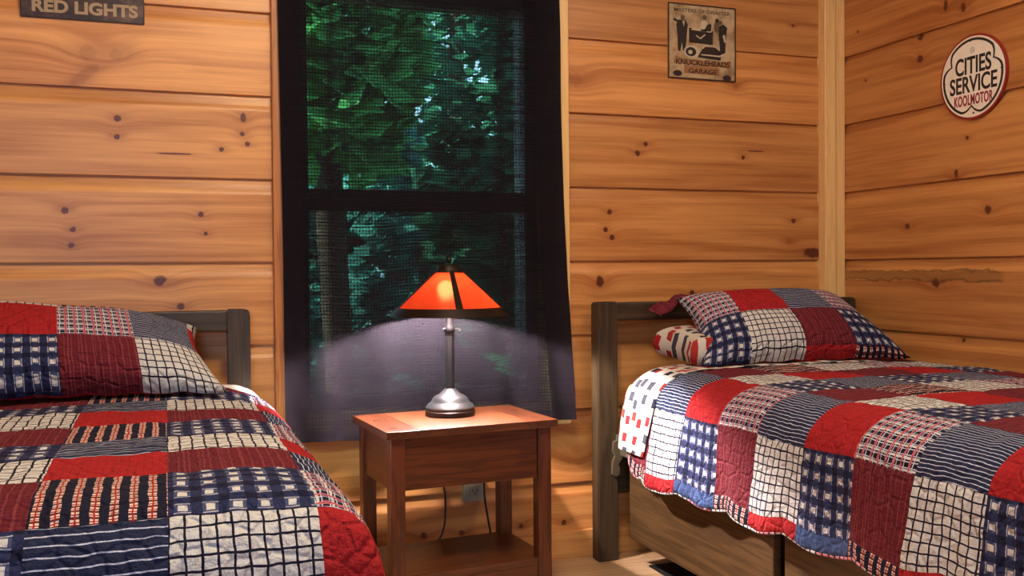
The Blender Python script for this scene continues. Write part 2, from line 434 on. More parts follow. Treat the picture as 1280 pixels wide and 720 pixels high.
trimw = pine('pale_pine_trim', 'z' and 'x', 3.3, [(1.252, 1.166, .0095, 'o'), (1.242, 1.36, .0105, 'k')], lin(196, 140, 74), lin(232, 186, 116))
trimd = wood('shaded_pine_trim', 2, lin(150, 86, 36), lin(186, 118, 56), .5)  # shade on the left casing put into a darker wood colour
postw = wood('pale_pine_post', 2, lin(212, 160, 92), lin(240, 198, 130), .42, contrast=.4)
struct(link('baseboard_back', boxes((XL, 2.312, 2.982, 3.0, 0, .09), bev=.002), pine('pine_baseboard', 'x', 9.1, [], tone(PLO, .98), tone(PHI, 1.0))))
struct(link('trim_1', boxes((.309, .372, 2.974, 3.012, .455, 1.96)), trimd))
struct(link('trim_2', boxes((1.196, 1.272, 2.974, 3.012, .455, 1.96)), wood('pale_pine_casing', 2, lin(208, 154, 86), lin(238, 194, 124), .42, contrast=.4)))
struct(link('trim_3', boxes((.372, 1.196, 2.974, 3.012, .455, .535)), trimd))
struct(link('trim_4', boxes((.372, 1.196, 2.974, 3.012, 1.875, 1.96)), trimd))
# corner post: a flat strip on the back wall and one lapped on the right wall
struct(link('trim_5', boxes((2.283, 2.332, 2.962, 3.012, 0, CEIL), (2.332, 2.3795, 2.972, 3.012, 0, CEIL)), postw))

# window
fr = plain('dark_window_frame', lin(62, 48, 40), .5)
win = link('window_1', boxes((OX0, .415, 2.985, 3.09, OZ0, OZ1), (1.117, OX1, 2.985, 3.09, OZ0, OZ1), (.415, 1.117, 2.985, 3.09, OZ0, .583), (.415, 1.117, 2.985, 3.09, 1.815, OZ1), (.415, 1.117, 3.01, 3.06, 1.157, 1.224)), fr)
struct(win)
g = NT('window_glass')
lw = g.n('ShaderNodeFresnel'); lw.inputs[0].default_value = 1.45
tr = g.n('ShaderNodeBsdfTransparent'); gl = g.n('ShaderNodeBsdfGlossy'); gl.inputs['Roughness'].default_value = .02
mx = g.n('ShaderNodeMixShader'); g.put(mx.inputs[0], lw.outputs[0]); g.t.links.new(tr.outputs[0], mx.inputs[1]); g.t.links.new(gl.outputs[0], mx.inputs[2]); g.fin(mx.outputs[0])
link('pane', boxes((.41, 1.122, 3.030, 3.034, 1.22, 1.82), bev=0), g.mat, win)
link('pane', boxes((.41, 1.122, 3.040, 3.044, .578, 1.162), bev=0), g.mat, win)

sc_ = NT('insect_screen_mesh'); d_ = sc_.n('ShaderNodeBsdfDiffuse'); d_.inputs[0].default_value = lin(40, 40, 44); t_ = sc_.n('ShaderNodeBsdfTransparent')
mx = sc_.n('ShaderNodeMixShader'); mx.inputs[0].default_value = .32; sc_.t.links.new(t_.outputs[0], mx.inputs[1]); sc_.t.links.new(d_.outputs[0], mx.inputs[2]); sc_.fin(mx.outputs[0])
link('insect_screen', boxes((.41, 1.122, 3.068, 3.070, .578, 1.165), bev=0), sc_.mat, win)

# ------------------------------------------------------------------ outside
grass = plain('garden_ground', lin(70, 90, 45), .9, var=.4, scale=6)
bm = bmesh.new(); box(bm, -6, 9, YW + .2, 14, -.6, -.5, bev=0); struct(link('ground', bm, grass))
def leafmat(n, c):
    t = NT(n); k = t.noise(t.obj(), 9, 2)
    col = t.mix(k, tuple(x * .6 for x in c[:3]) + (1,), tuple(x * 1.3 for x in c[:3]) + (1,))
    d = t.n('ShaderNodeBsdfDiffuse'); t.put(d.inputs[0], col); tl = t.n('ShaderNodeBsdfTranslucent'); t.put(tl.inputs[0], col)
    mx = t.n('ShaderNodeMixShader'); mx.inputs[0].default_value = .4
    t.t.links.new(d.outputs[0], mx.inputs[1]); t.t.links.new(tl.outputs[0], mx.inputs[2]); t.fin(mx.outputs[0]); return t.mat
LM = [leafmat('leaf_green', lin(90, 170, 100)), leafmat('leaf_deep', lin(58, 118, 92)), leafmat('leaf_blue', lin(92, 160, 150))]
bark = plain('bark', lin(70, 52, 40), .9, var=.4, scale=14)
def tree(x, y, r, zc, h, mi, n, label):
    n = int(n * 2.2)
    tr = empty('tree', (x, y, -.5), label, 'tree', 'trees outside the window')
    bm = bmesh.new(); tube(bm, crom([(x, y, -.5), (x + .05, y, .3), (x - .03, y + .05, zc), (x, y, zc + h * .7)], 4), .07, 8); link('trunk', bm, bark, tr, smooth=60)
    bm = bmesh.new()
    for _ in range(n):
        while True:
            p = Vector([random.uniform(-1, 1) for _ in range(3)])
            if .35 < p.length < 1: break
        if noise.noise(p * 2.6 + Vector((x, y, 0))) < .0: continue
        q = Vector((x + p.x * r, y + p.y * r, zc + p.z * h))
        a = Vector((random.gauss(0, 1), random.gauss(0, 1), random.gauss(0, .35))).normalized(); b = a.orthogonal().normalized(); s = random.uniform(.06, .13)
        bm.faces.new([bm.verts.new(q + d) for d in (a * s, b * s * .65, -a * s, -b * s * .65)])
    link('crown', bm, LM[mi], tr)
tree(.74, 4.65, .50, 2.2, .9, 0, 1500, 'bright green tree outside the upper left of the window, behind the curtain')
tree(1.98, 5.0, .68, 1.5, 1.2, 1, 2000, 'dark green tree outside the right half of the window, behind the curtain')
tree(1.20, 6.35, .62, .9, 1.25, 2, 1900, 'blue-green bush low outside the left of the window, behind the curtain')
tree(2.32, 6.4, .45, .5, .85, 1, 900, 'small dark shrub low outside the right of the window, behind the curtain')
tree(2.5, 8.3, 1.25, 2.2, 2.2, 1, 2400, 'tall dark tree far outside at the right, behind the curtain')
tree(1.5, 11.6, 1.9, 2.0, 2.8, 2, 2600, 'broad blue-green tree farthest outside, filling the gaps behind the curtain')

# ------------------------------------------------------------------ curtain
t = NT('black_slub_curtain'); uv = t.sep(t.uv()); u, v = uv[0], uv[1]
ph = t.m('FRACT', t.m('DIVIDE', v, .0100)); pv = t.m('FRACT', t.m('DIVIDE', u, .0100))
gh = t.ss(t.m('ABSOLUTE', t.m('SUBTRACT', ph, .5)), .22, .45); gv = t.ss(t.m('ABSOLUTE', t.m('SUBTRACT', pv, .5)), .25, .46)
slub = t.noise(t.vec(t.m('MULTIPLY', u, 7.0), t.m('MULTIPLY', v, 130.0)), 1, 2)
slubv = t.noise(t.vec(t.m('MULTIPLY', u, 150.0), t.m('MULTIPLY', v, 5.0), 3.0), 1, 1)
open_ = t.m('MULTIPLY', t.m('SUBTRACT', 1.0, t.m('MULTIPLY', gh, .8)), t.m('SUBTRACT', 1.0, t.m('MULTIPLY', gv, .7)))
open_ = t.m('MULTIPLY', open_, t.m('MULTIPLY', t.ss(slub, .12, .70), t.m('ADD', .6, t.m('MULTIPLY', slubv, .6))))
thin = t.n('ShaderNodeAttribute'); thin.attribute_name = 'sheer'
CURT_OPEN = t.m('MULTIPLY', t.m('MULTIPLY', open_, .36), thin.outputs['Fac'])
dif = t.n('ShaderNodeBsdfDiffuse'); t.put(dif.inputs[0], t.mix(t.m('MULTIPLY', slub, .8), lin(21, 17, 21), lin(42, 37, 42)))
trl = t.n('ShaderNodeBsdfTranslucent'); trl.inputs[0].default_value = lin(20, 22, 26)
m1 = t.n('ShaderNodeMixShader'); m1.inputs[0].default_value = .25
t.t.links.new(dif.outputs[0], m1.inputs[1]); t.t.links.new(trl.outputs[0], m1.inputs[2])
tp = t.n('ShaderNodeBsdfTransparent'); tp.inputs[0].default_value = (.62, .95, .86, 1)
m2 = t.n('ShaderNodeMixShader'); t.put(m2.inputs[0], CURT_OPEN)
t.t.links.new(m1.outputs[0], m2.inputs[1]); t.t.links.new(tp.outputs[0], m2.inputs[2]); t.fin(m2.outputs[0])
cur = empty('curtain', (.8, 2.93, .46), 'black sheer curtain panel hanging over the window behind the lamp', 'curtain')
bm = bmesh.new(); uvl = bm.loops.layers.uv.new('uv'); nu, nv = 110, 120
ZT = 2.05; gridv = []
for j in range(nv + 1):
    q = j / nv; rowv = []
    for i in range(nu + 1):
        p = i / nu
        xl = .330 + .004 * math.sin(q * 5); xr = 1.268 - .047 * q ** .8 + .004 * math.sin(q * 9)
        zb = .452 + .030 * p + .006 * math.sin(p * 17)
        x = xl + (xr - xl) * p; z = zb + (ZT - zb) * q
        fall = (1 - .45 * q)
        y = 2.952 + (.006 + .005 * max(0, 1 - q / .45)) * math.sin(p * 34 + 1.5 * math.sin(q * 3)) * (.6 + .4 * q) + .006 * noise.noise(Vector((p * 7, q * 5, 1))) - .010 * fall * math.exp(-((p - .1) / .05) ** 2) - .012 * math.exp(-((p - .17) / .02) ** 2) * q
        y += .010 * noise.noise(Vector((p * 14 + q * 4, q * 11 - p * 6, 5))) * max(0, 1 - 2.5 * q)
        y = max(2.936, min(y, 2.968)) - .036 * max(0, 1 - q / .3) ** 1.5
        rowv.append(bm.verts.new((x, y, z)))
    gridv.append(rowv)
for j in range(nv):
    for i in range(nu):
        f = bm.faces.new((gridv[j][i], gridv[j][i + 1], gridv[j + 1][i + 1], gridv[j + 1][i]))
        for l, (a, b) in zip(f.loops, ((i, j), (i + 1, j), (i + 1, j + 1), (i, j + 1))): l[uvl].uv = (a / nu * .95, b / nv * 1.6)
co = link('fabric_panel', bm, t.mat, cur, smooth=180)
at = co.data.attributes.new('sheer', 'FLOAT', 'POINT')
for i, vtx in enumerate(co.data.vertices):
    p = (i % (nu + 1)) / nu; q = (i // (nu + 1)) / nv
    d = 1.0
    for c_, w_, a_ in ((.17, .014, .75), (.475, .02, .4), (.775, .018, .7), (.06, .01, .3), (.86, .008, .4), (.62, .012, .2)):
        d *= 1 - a_ * math.exp(-((p - c_ + .015 * math.sin(q * 4)) / w_) ** 2)
    at.data[i].value = (d if q > .022 else .3 * d) * (.12 if p < .07 or p > .905 else 1.0)
# ------------------------------------------------------------------ fabrics
CW = dict(white=lin(206, 203, 196), ink=lin(24, 24, 44), navy=lin(22, 25, 48), mid=lin(40, 45, 78), slate=lin(68, 76, 108), burg=lin(100, 28, 38),
          rose=lin(142, 66, 70), wine=lin(80, 18, 26), red=lin(164, 32, 34), blue=lin(46, 54, 82), pale=lin(196, 200, 214), plum=lin(84, 34, 58),
          pink=lin(206, 130, 138), brick=lin(104, 46, 40), cream=lin(226, 206, 186), denim=lin(84, 108, 156), sheet=lin(206, 199, 184), grey=lin(62, 62, 70), rust=lin(160, 48, 38))
KINDS = ['grid', 'buffalo', 'burgundy', 'red', 'stripe', 'tattersall', 'plaid', 'denim', 'seersucker']
FM = [fabric(k, CW) for k in KINDS]
KI = {k: i for i, k in enumerate(KINDS)}
G, B, U, R_, T_, A, P, D, W_ = KINDS
dots = fabric('dots', CW); sheetm = fabric('white', CW)
def samples(seams, step):
    out = []
    for a, b in zip(seams, seams[1:]):
        n = max(1, round(abs(b - a) / step))
        out += [a + (b - a) * k / n for k in range(n)]
    return out + [seams[-1]]
def cell_of(seams, m):
    up = seams[-1] > seams[0]
    for i, (a, b) in enumerate(zip(seams, seams[1:])):
        if (a <= m <= b) if up else (b <= m <= a): return i
    return len(seams) - 2
def patchwork(name, ss, ts, cells, pos, puff, parent=None, step=.0125, turn=lambda i, j, k: False, mats=None, thick=.006, seam=.0022, seed=0.0):
    """cloth over the grid of seams ss x ts; cells[i][j] names the patch; pos(s, t) places it"""
    sv, tv = samples(ss, step), samples(ts, step)
    bm = bmesh.new(); uvl = bm.loops.layers.uv.new('uv'); gv = []
    for s in sv:
        row = []
        for t in tv:
            p = pos(s, t); e = .004
            n = (pos(s + e, t) - pos(s - e, t)).cross(pos(s, t + e) - pos(s, t - e))
            n = n.normalized() if n.length > 1e-12 else Vector((0, 0, 1))
            ds = min(abs(s - q) for q in ss); dt = min(abs(t - q) for q in ts)
            h = puff * (noise.noise(Vector((s * 42, t * 42, seed))) + .8 * noise.noise(Vector((s * 18, t * 18, seed + 9)))) - seam * math.exp(-(min(ds, dt) / .008) ** 2)
            row.append(bm.verts.new(p + n * h))
        gv.append(row)
    for a in range(len(sv) - 1):
        i = cell_of(ss, (sv[a] + sv[a + 1]) / 2)
        for b in range(len(tv) - 1):
            j = cell_of(ts, (tv[b] + tv[b + 1]) / 2); k = cells[i][j]
            f = bm.faces.new((gv[a][b], gv[a + 1][b], gv[a + 1][b + 1], gv[a][b + 1]))
            f.material_index = KI.get(k, 0) if mats is None else 0
            for l, (x, y) in zip(f.loops, ((a, b), (a + 1, b), (a + 1, b + 1), (a, b + 1))):
                q = (abs(sv[x] - ss[i]), abs(tv[y] - ts[j]))
                l[uvl].uv = (q[1], q[0]) if turn(i, j, k) else q
    o = link(name, bm, mats or FM, parent, smooth=180)
    if thick:
        md = o.modifiers.new('thickness', 'SOLIDIFY'); md.thickness = thick; md.offset = -1
    return o, gv
TOP = .655
# ---- right-hand bed -------------------------------------------------
oakd = wood('dark_oak', 2, lin(38, 27, 13), lin(64, 48, 26), .5); oakx = wood('dark_oak', 0, lin(38, 27, 13), lin(64, 48, 26), .5); oaky = wood('oak_panel', 1, lin(54, 36, 17), lin(88, 63, 34), .42, along=1.0, across=30.0)
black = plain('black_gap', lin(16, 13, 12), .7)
steel = plain('dull_bracket_metal', lin(82, 72, 52), .5, .2)
tick = plain('mattress_ticking', lin(214, 210, 204), .9)
def rounded_post(x0, x1, y0, y1, z1, left):
    bm = bmesh.new(); r = .016; pts = [(x0, 0), (x1, 0)]
    if left: pts += [(x1, z1)] + [(x0 + r - r * math.sin(a), z1 - r + r * math.cos(a)) for a in (0, .4, .8, 1.2, PI / 2)]
    else: pts += [(x1 - r + r * math.cos(a), z1 - r + r * math.sin(a)) for a in (0, .4, .8, 1.2, PI / 2)] + [(x0, z1)]
    plate(bm, pts, Matrix(((1, 0, 0, 0), (0, 0, -1, y1), (0, 1, 0, 0), (0, 0, 0, 1))), y1 - y0)
    es = [e for e in bm.edges if e.calc_length() > .01]
    bmesh.ops.bevel(bm, geom=es, offset=.004, segments=2, affect='EDGES'); return bm
def headboard(bed, x0, x1, pw):
    HY0, HY1 = 2.906, 2.958
    link('headboard_post', rounded_post(x0, x0 + pw, HY0, HY1, .861, True), oakd, bed, smooth=40)
    link('headboard_post', rounded_post(x1 - pw, x1, HY0, HY1, .861, False), oakd, bed, smooth=40)
    link('headboard_rail', boxes((x0 + pw - .002, x1 - pw + .002, HY0 + .006, HY1 - .006, .797, .858), bev=.005), oakx, bed)
    link('headboard_rail', boxes((x0 + pw - .002, x1 - pw + .002, HY0 + .012, HY1 - .012, .22, .40), bev=.005), oakx, bed)
bedr = empty('bed', (1.87, 2.0, 0), 'single bed with dark oak frame in the corner under the round sign', 'bed', 'twin beds')
headboard(bedr, 1.338, 2.372, .074)
link('mattress', boxes((1.395, 2.35, .92, 2.765, .41, .630), bev=.05), tick, bedr, smooth=60)
link('box_base', boxes((1.45, 2.34, .92, 2.83, .13, .405), bev=.004), black, bedr)
link('side_panel', boxes((1.418, 1.442, 2.045, 2.838, .092, .40), bev=.003), oaky, bedr)
link('side_panel', boxes((1.418, 1.442, .94, 1.998, .092, .40), bev=.003), oaky, bedr)
for y in (1.0, 2.02, 2.78):
    link('leg', boxes((1.74, 1.79, y - .02, y + .02, 0, .14), bev=.003), black, bedr); link('leg', boxes((2.24, 2.29, y - .02, y + .02, 0, .14), bev=.003), black, bedr)
bm = bmesh.new()
plate(bm, [(0, 0), (.014, -.008), (.024, .0), (.028, .02), (.020, .03), (.030, .045), (.044, .06), (.044, .125), (.020, .13), (.018, .112), (.006, .108), (.002, .08), (.010, .06), (.002, .04)], Matrix(((1, 0, 0, 1.385), (0, 0, -1, 2.906), (0, 1, 0, .290), (0, 0, 0, 1))), .012)
box(bm, 1.412, 1.430, 2.832, 2.906, .352, .412, bev=.002)
link('rail_bracket', bm, steel, bedr)
link('side_rail', boxes((1.432, 1.452, .92, 2.838, .352, .41), bev=.002), black, bedr)

prof = crom([(2.362, 0, .650), (2.15, 0, .656), (1.9, 0, .657), (1.68, 0, .656), (1.545, 0, .653), (1.462, 0, .642), (1.405, 0, .612), (1.377, 0, .566), (1.366, 0, .50), (1.356, 0, .42), (1.348, 0, .36), (1.343, 0, .31)], 8)
PL = arcs(prof)
def len_at(pred):
    for p, l in zip(prof, PL):
        if pred(p): return l
tz = lambda z: len_at(lambda p: p.x < 1.45 and p.z <= z); tx = lambda x: len_at(lambda p: p.x <= x)
TSR = [0.0, tx(2.245), tx(2.065), tx(1.885), tx(1.70), tx(1.518), tz(.552), tz(.368), tz(.329)]
SSR = [2.745, 2.572, 2.396, 2.220, 2.040, 1.857, 1.685, 1.510, 1.332, 1.155, .98]
def hem(y):
    d = .020 * abs(math.sin(PI * (y - 1.66) / .243)) ** .8
    return d - .16 * max(0, (y - 2.655) / .1) ** 2 - .012
def posr(s, t, off=0.0):
    t5, t8 = TSR[5], TSR[8]
    if t > t5:
        k = (t - t5) / (t8 - t5)
        t = t + k ** 3 * hem(s) - k * .022 * (2.6 - s)
    p = at_len(prof, PL, t)
    h = max(0.0, min(1.0, (t - TSR[6]) / .15))
    w = .010 * h * math.sin((s - 1.66) * 2 * PI / .243 * .5 + .6) + .005 * h * math.sin(s * 41)
    dip = -.010 * math.exp(-((s - 2.62) / .16) ** 2) * (1 if t < t5 else 0) * 0
    return Vector((p.x + w, s, p.z + dip + .005 * noise.noise(Vector((s * 5, t * 5, 2))) * (1 - h)))
cyc_hang = [(U, A, P), (G, T_, R_), (B, R_, D), (U, A, P)]
cellsR = []
lowers = [U, G, B]; uppers = [A, T_, R_]; bots = [P, R_, D]
c0 = [B, U, G]; cm1 = [T_, P, R_]; cm2 = [B, U, G]; cm3 = [T_, A, R_]; cm4 = [U, G, B]
for i in range(10):
    k = i % 3
    cellsR.append([cm4[k], cm3[k], [B, G, U][k], cm1[k], c0[k], uppers[k], lowers[k], bots[k]])
tq = lambda i, j, k: (k == 'stripe' and False) or k in ('denim',) and False
qr, gr = patchwork('quilt', SSR, TSR, cellsR, posr, .0030, turn=lambda i, j, k: k in ('stripe',) and False, seed=1.0)
# stripes run along the bed on this quilt: rows stack down the side, so v = t
props(qr, 'red, white and navy patchwork quilt with scalloped hem on the bed in the corner', 'quilt', 'patchwork quilts')
bm = bmesh.new()
tube(bm, [v for v in [posr(s, TSR[8] + .001) for s in samples(SSR, .012)]], .0042, 6)
t = NT('checked_binding'); o_ = t.sep(t.obj())
kk = t.m('LESS_THAN', t.m('FRACT', t.m('DIVIDE', o_[1], .017)), .72); seg = t.m('LESS_THAN', t.noise(t.vec(t.m('MULTIPLY', o_[1], 5.0), 0, 0), 1, 0), .55)
t.pbr(t.mix(kk, CW['ink'], t.mix(seg, CW['pink'], CW['white'])), .9)
qb = link('binding', bm, t.mat, qr, smooth=180)
rebase_targets = []

# polka-dot sheet turned over the head end
def poss(s, t):
    t5 = TSR[5]
    k = max(0, min(1, (t - .02) / .02))
    p = at_len(prof, PL, t)
    q = at_len(prof, PL, t + .004) - at_len(prof, PL, t - .004); n = Vector((-q.z, 0, q.x)).normalized()
    if n.z < 0 and p.z > .64: n = -n
    if p.x < 1.5 and n.x > 0: n = -n
    h = max(0, (t - tz(.55)) / .2)
    f = max(0, min(1, (2.69 - s) / .10))
    e_ = max(0, (s - 2.735) / .05); p = Vector((p.x + .012 * e_ ** 2, 0, p.z - .030 * e_ ** 2 * (1 if p.z > .6 else 0)))
    return Vector((p.x, s, p.z)) + n * (.008 + .004 * noise.noise(Vector((s * 12, t * 9, 4)))) + Vector((-.010 * h, .030 * h * (1 if s < 2.7 else -.2) * 1.0, 0))
tb = tz(.405)
sh, _ = patchwork('bed_sheet', [2.785, 2.70, 2.566], [tx(2.2), tx(1.518), tb], [[G, G], [G, G]], poss, .0008, mats=[dots], thick=.002, seam=0, turn=lambda i, j, k: False)
props(sh, 'white sheet with red and grey square dots folded over the head of the corner bed', 'sheet')

# ---- pillows --------------------------------------------------------
def pillow(name, C, us, vs, cells, T, back, floor_z, mats=None, power=2.6, ex=.55, wav=0.0, n=44, seed=0.0, parent=None, flat=0.0):
    FL, FR, BL, BR = [Vector(c) for c in C]
    nrm = (FR - FL).cross(BL - FL).normalized()
    W, Hh = (FR - FL).length, (BL - FL).length
    def pos(u, v, side):
        p = (FL * (1 - u) + FR * u) * (1 - v) + (BL * (1 - u) + BR * u) * v
        fu, fv = abs(2 * u - 1), abs(2 * v - 1)
        f = (max(0, 1 - fu ** power) ** ex) * (max(0, 1 - fv ** power) ** ex)
        cu = .035 * (1 - fu ** 2); cv = .035 * (1 - fv ** 2)
        mid = (FL + FR + BL + BR) / 4
        p = p + (p - mid) * 0.0
        ax = (FR - FL).normalized(); ay = (BL - FL).normalized()
        # sides draw in between the corners
        p = p - ax * ((2 * u - 1) * fu ** 3 * cv) - ay * ((2 * v - 1) * fv ** 3 * cu * .5)
        if wav: p = p + ay * (-wav * abs(math.sin(u * PI * 7)) * (1 - v) ** 6)
        h = T * f if side > 0 else -back * f
        q = p + nrm * (h + .006 * f * noise.noise(Vector((u * 5, v * 5, seed + side))) + (.0022 * f * noise.noise(Vector((u * 40, v * 32, seed))) if side > 0 else 0))
        q.z = max(q.z, floor_z(q) if callable(floor_z) else floor_z)
        return q
    bm = bmesh.new(); uvl = bm.loops.layers.uv.new('uv')
    U_, V_ = samples(us, 1 / n), samples(vs, 1 / (n * .7))
    F = [[bm.verts.new(pos(u, v, 1)) for v in V_] for u in U_]
    K = [[F[a][b] if a in (0, len(U_) - 1) or b in (0, len(V_) - 1) else bm.verts.new(pos(u, v, -1)) for b, v in enumerate(V_)] for a, u in enumerate(U_)]
    for grid, flip in ((F, False), (K, True)):
        for a in range(len(U_) - 1):
            i = cell_of(us, (U_[a] + U_[a + 1]) / 2)
            for b in range(len(V_) - 1):
                j = cell_of(vs, (V_[b] + V_[b + 1]) / 2)
                vv = [grid[a][b], grid[a + 1][b], grid[a + 1][b + 1], grid[a][b + 1]]; ii = [(a, b), (a + 1, b), (a + 1, b + 1), (a, b + 1)]
                if flip: vv.reverse(); ii.reverse()
                if len(set(vv)) < 3: continue
                try: f = bm.faces.new(vv)
                except ValueError: continue
                f.material_index = 0 if mats else KI[cells[j][i] if not flip else 'red']
                for l, (x, y) in zip(f.loops, ii): l[uvl].uv = ((U_[x] - us[i]) * W + .004, (V_[y] - vs[j]) * Hh * 1.12 + .004)
    return link(name, bm, mats or FM, parent, smooth=180)
RZ = .6645
sr = pillow('pillow', [(1.548, 2.60, .668), (2.325, 2.575, .668), (1.600, 2.855, .872), (2.235, 2.868, .876)], [0, .215, .47, .72, 1.0], [0, .055, .46, 1.0],
            [[B, G, R_, P], [B, G, U, B], [A, R_, T_, A]], .098, .03, RZ, wav=.010, seed=3.0, ex=.5)
props(sr, 'patchwork sham pillow propped in the corner on the bed with the dotted sheet', 'pillow', 'patchwork pillows')
bm = bmesh.new(); uvl = bm.loops.layers.uv.new('uv'); pv = []
for i in range(13):
    a = i / 12
    lo = Vector((1.545, 2.845, .812)).lerp(Vector((1.665, 2.868, .876)), a); hi = Vector((1.502, 2.872, .838)).lerp(Vector((1.640, 2.885, .886)), a ** .8)
    hi += Vector((0, 0, .003 * math.sin(a * 9)))
    pv.append([bm.verts.new(lo.lerp(hi, k / 4) + Vector((0, -.004 * math.sin(k / 4 * PI), .003 * math.sin(a * 14 + k)))) for k in range(5)])
for i in range(12):
    for k in range(4):
        f = bm.faces.new((pv[i][k], pv[i + 1][k], pv[i + 1][k + 1], pv[i][k + 1]))
        for l, (x, y) in zip(f.loops, ((i, k), (i + 1, k), (i + 1, k + 1), (i, k + 1))): l[uvl].uv = (x * .012, y * .014)
fl = link('flange', bm, [FM[KI[U]]], sr, smooth=180); md = fl.modifiers.new('thickness', 'SOLIDIFY'); md.thickness = .006
pp = pillow('pillow', [(1.515, 2.62, .700), (2.2, 2.62, .690), (1.520, 2.885, .722), (2.2, 2.885, .722)], [0, 1.0], [0, 1.0], None, .058, .046, .668, mats=[dots], seed=8.0, power=11, ex=.32)
props(pp, 'dotted white pillow lying flat under the patchwork pillow on the corner bed', 'pillow')

# ---- left-hand bed --------------------------------------------------
bedl = empty('bed', (-.26, 2.1, 0), 'single bed with dark oak headboard at the left, under the red lights sign', 'bed', 'twin beds')
headboard(bedl, -.79, .233, .064)
link('mattress', boxes((-.72, .235, 1.475, 2.895, .41, .615), bev=.05), tick, bedl, smooth=60)
link('box_base', boxes((-.72, .235, 1.43, 2.88, .13, .405), bev=.004), black, bedl)
for x in (-.66, .18):
    for y in (1.5, 2.8): link('leg', boxes((x - .025, x + .025, y - .025, y + .025, 0, .14), bev=.003), black, bedl)
pt = crom([(-.80, 0, .30), (-.79, 0, .5), (-.775, 0, .60), (-.73, 0, .645), (-.60, 0, .655), (-.3, 0, .657), (0, 0, .657), (.14, 0, .653), (.215, 0, .640), (.262, 0, .612), (.288, 0, .568), (.302, 0, .50), (.315, 0, .42), (.328, 0, .30)], 8)
PTL = arcs(pt)
ps = crom([(0, 2.83, .656), (0, 2.4, .657), (0, 2.0, .657), (0, 1.62, .655), (0, 1.50, .647), (0, 1.43, .618), (0, 1.395, .57), (0, 1.378, .50), (0, 1.365, .42), (0, 1.355, .30)], 8)
PSL = arcs(ps)
def la(P_, L_, pred):
    for p, l in zip(P_, L_):
        if pred(p): return l
tl = lambda x: la(pt, PTL, lambda p: p.x >= x)
TSL = [0.0, tl(-.62), tl(-.414), tl(-.209), tl(-.003), tl(.203)]; TSL += [TSL[-1] + .205, PTL[-1]]
yl = lambda y: la(ps, PSL, lambda p: p.y <= y)
SSL = [0.0, yl(2.731), yl(2.548), yl(2.365), yl(2.168), yl(1.996), yl(1.815), yl(1.632)]; SSL += [SSL[-1] + .186, SSL[-1] + .186 + .20, PSL[-1]]
def posl(s, t):
    a = at_len(ps, PSL, s); b = at_len(pt, PTL, t)
    da, db = .657 - a.z, .657 - b.z
    d = (max(da, 0) ** 2.6 + max(db, 0) ** 2.6) ** (1 / 2.6)
    x, y = b.x, a.y
    z = .657 - d
    kq = max(0.0, min(1.0, (x - .05) / .2)); y -= .17 * kq * kq * (3 - 2 * kq) * max(0.0, 1 - s / .22)
    low = max(0.0, (.60 - z) / .3)
    x += .012 * low * math.sin(y * 19) * (1 if x > 0 else -1); y -= .010 * low * math.sin(x * 17) * (1 if a.y < 1.5 else 0)
    return Vector((x, y, z + .006 * noise.noise(Vector((x * 4.5, y * 4.5, 7)))))
cl = {'a': [G, W_, B, W_, G, R_, A], 'b': [U, R_, G, R_, U, T_, R_], 'c': [B, P, U, P, B, A, T_]}
cellsL = [cl[c] for c in 'bcabcabca'] + [cl['b']]
# head rows: c, a, b, c, a, b, c, a(foot face)
cellsL = [cl[c] for c in ('b', 'c', 'a', 'b', 'c', 'a', 'b', 'c', 'a', 'b')]
def turnl(i, j, k): return (k == 'stripe' and j < 5) or k in ('plaid', 'tattersall')
ql, _ = patchwork('quilt', SSL, TSL, cellsL, posl, .0030, turn=lambda i, j, k: k in ('plaid', 'burgundy', 'seersucker') or (k == 'stripe' and j < 4), seed=5.0)
props(ql, 'red, white and navy patchwork quilt on the bed at the left', 'quilt', 'patchwork quilts')
lz = lambda q: .6645
slp = pillow('pillow', [(-.62, 2.56, .668), (.150, 2.54, .668), (-.62, 2.86, .885), (.085, 2.86, .812)], [0, .263, .5, .737, .965, 1.0], [0, .37, .80, 1.0],
             [[G, B, U, G, G], [T_, R_, A, T_, R_], [B, G, P, T_, G]], .108, .03, RZ, wav=.010, seed=6.0, ex=.46)
props(slp, 'plump patchwork sham pillow against the headboard of the left bed', 'pillow', 'patchwork pillows')
# white fitted sheet showing at the head corner
pts2 = crom([(-.755, 0, .45), (-.752, 0, .58), (-.72, 0, .637), (-.6, 0, .646), (-.2, 0, .647), (.14, 0, .646), (.21, 0, .636), (.252, 0, .606), (.272, 0, .56), (.28, 0, .45)], 8)
L2 = arcs(pts2)
ws, _ = patchwork('bed_sheet', [2.897, 2.78, 2.66], [0, L2[-1] * .5, L2[-1]], [[G, G], [G, G]], lambda s, t: Vector((at_len(pts2, L2, t).x, s, at_len(pts2, L2, t).z)), .001, mats=[sheetm], thick=.002, seam=0)
props(ws, 'plain white sheet showing at the head corner of the left bed', 'sheet')

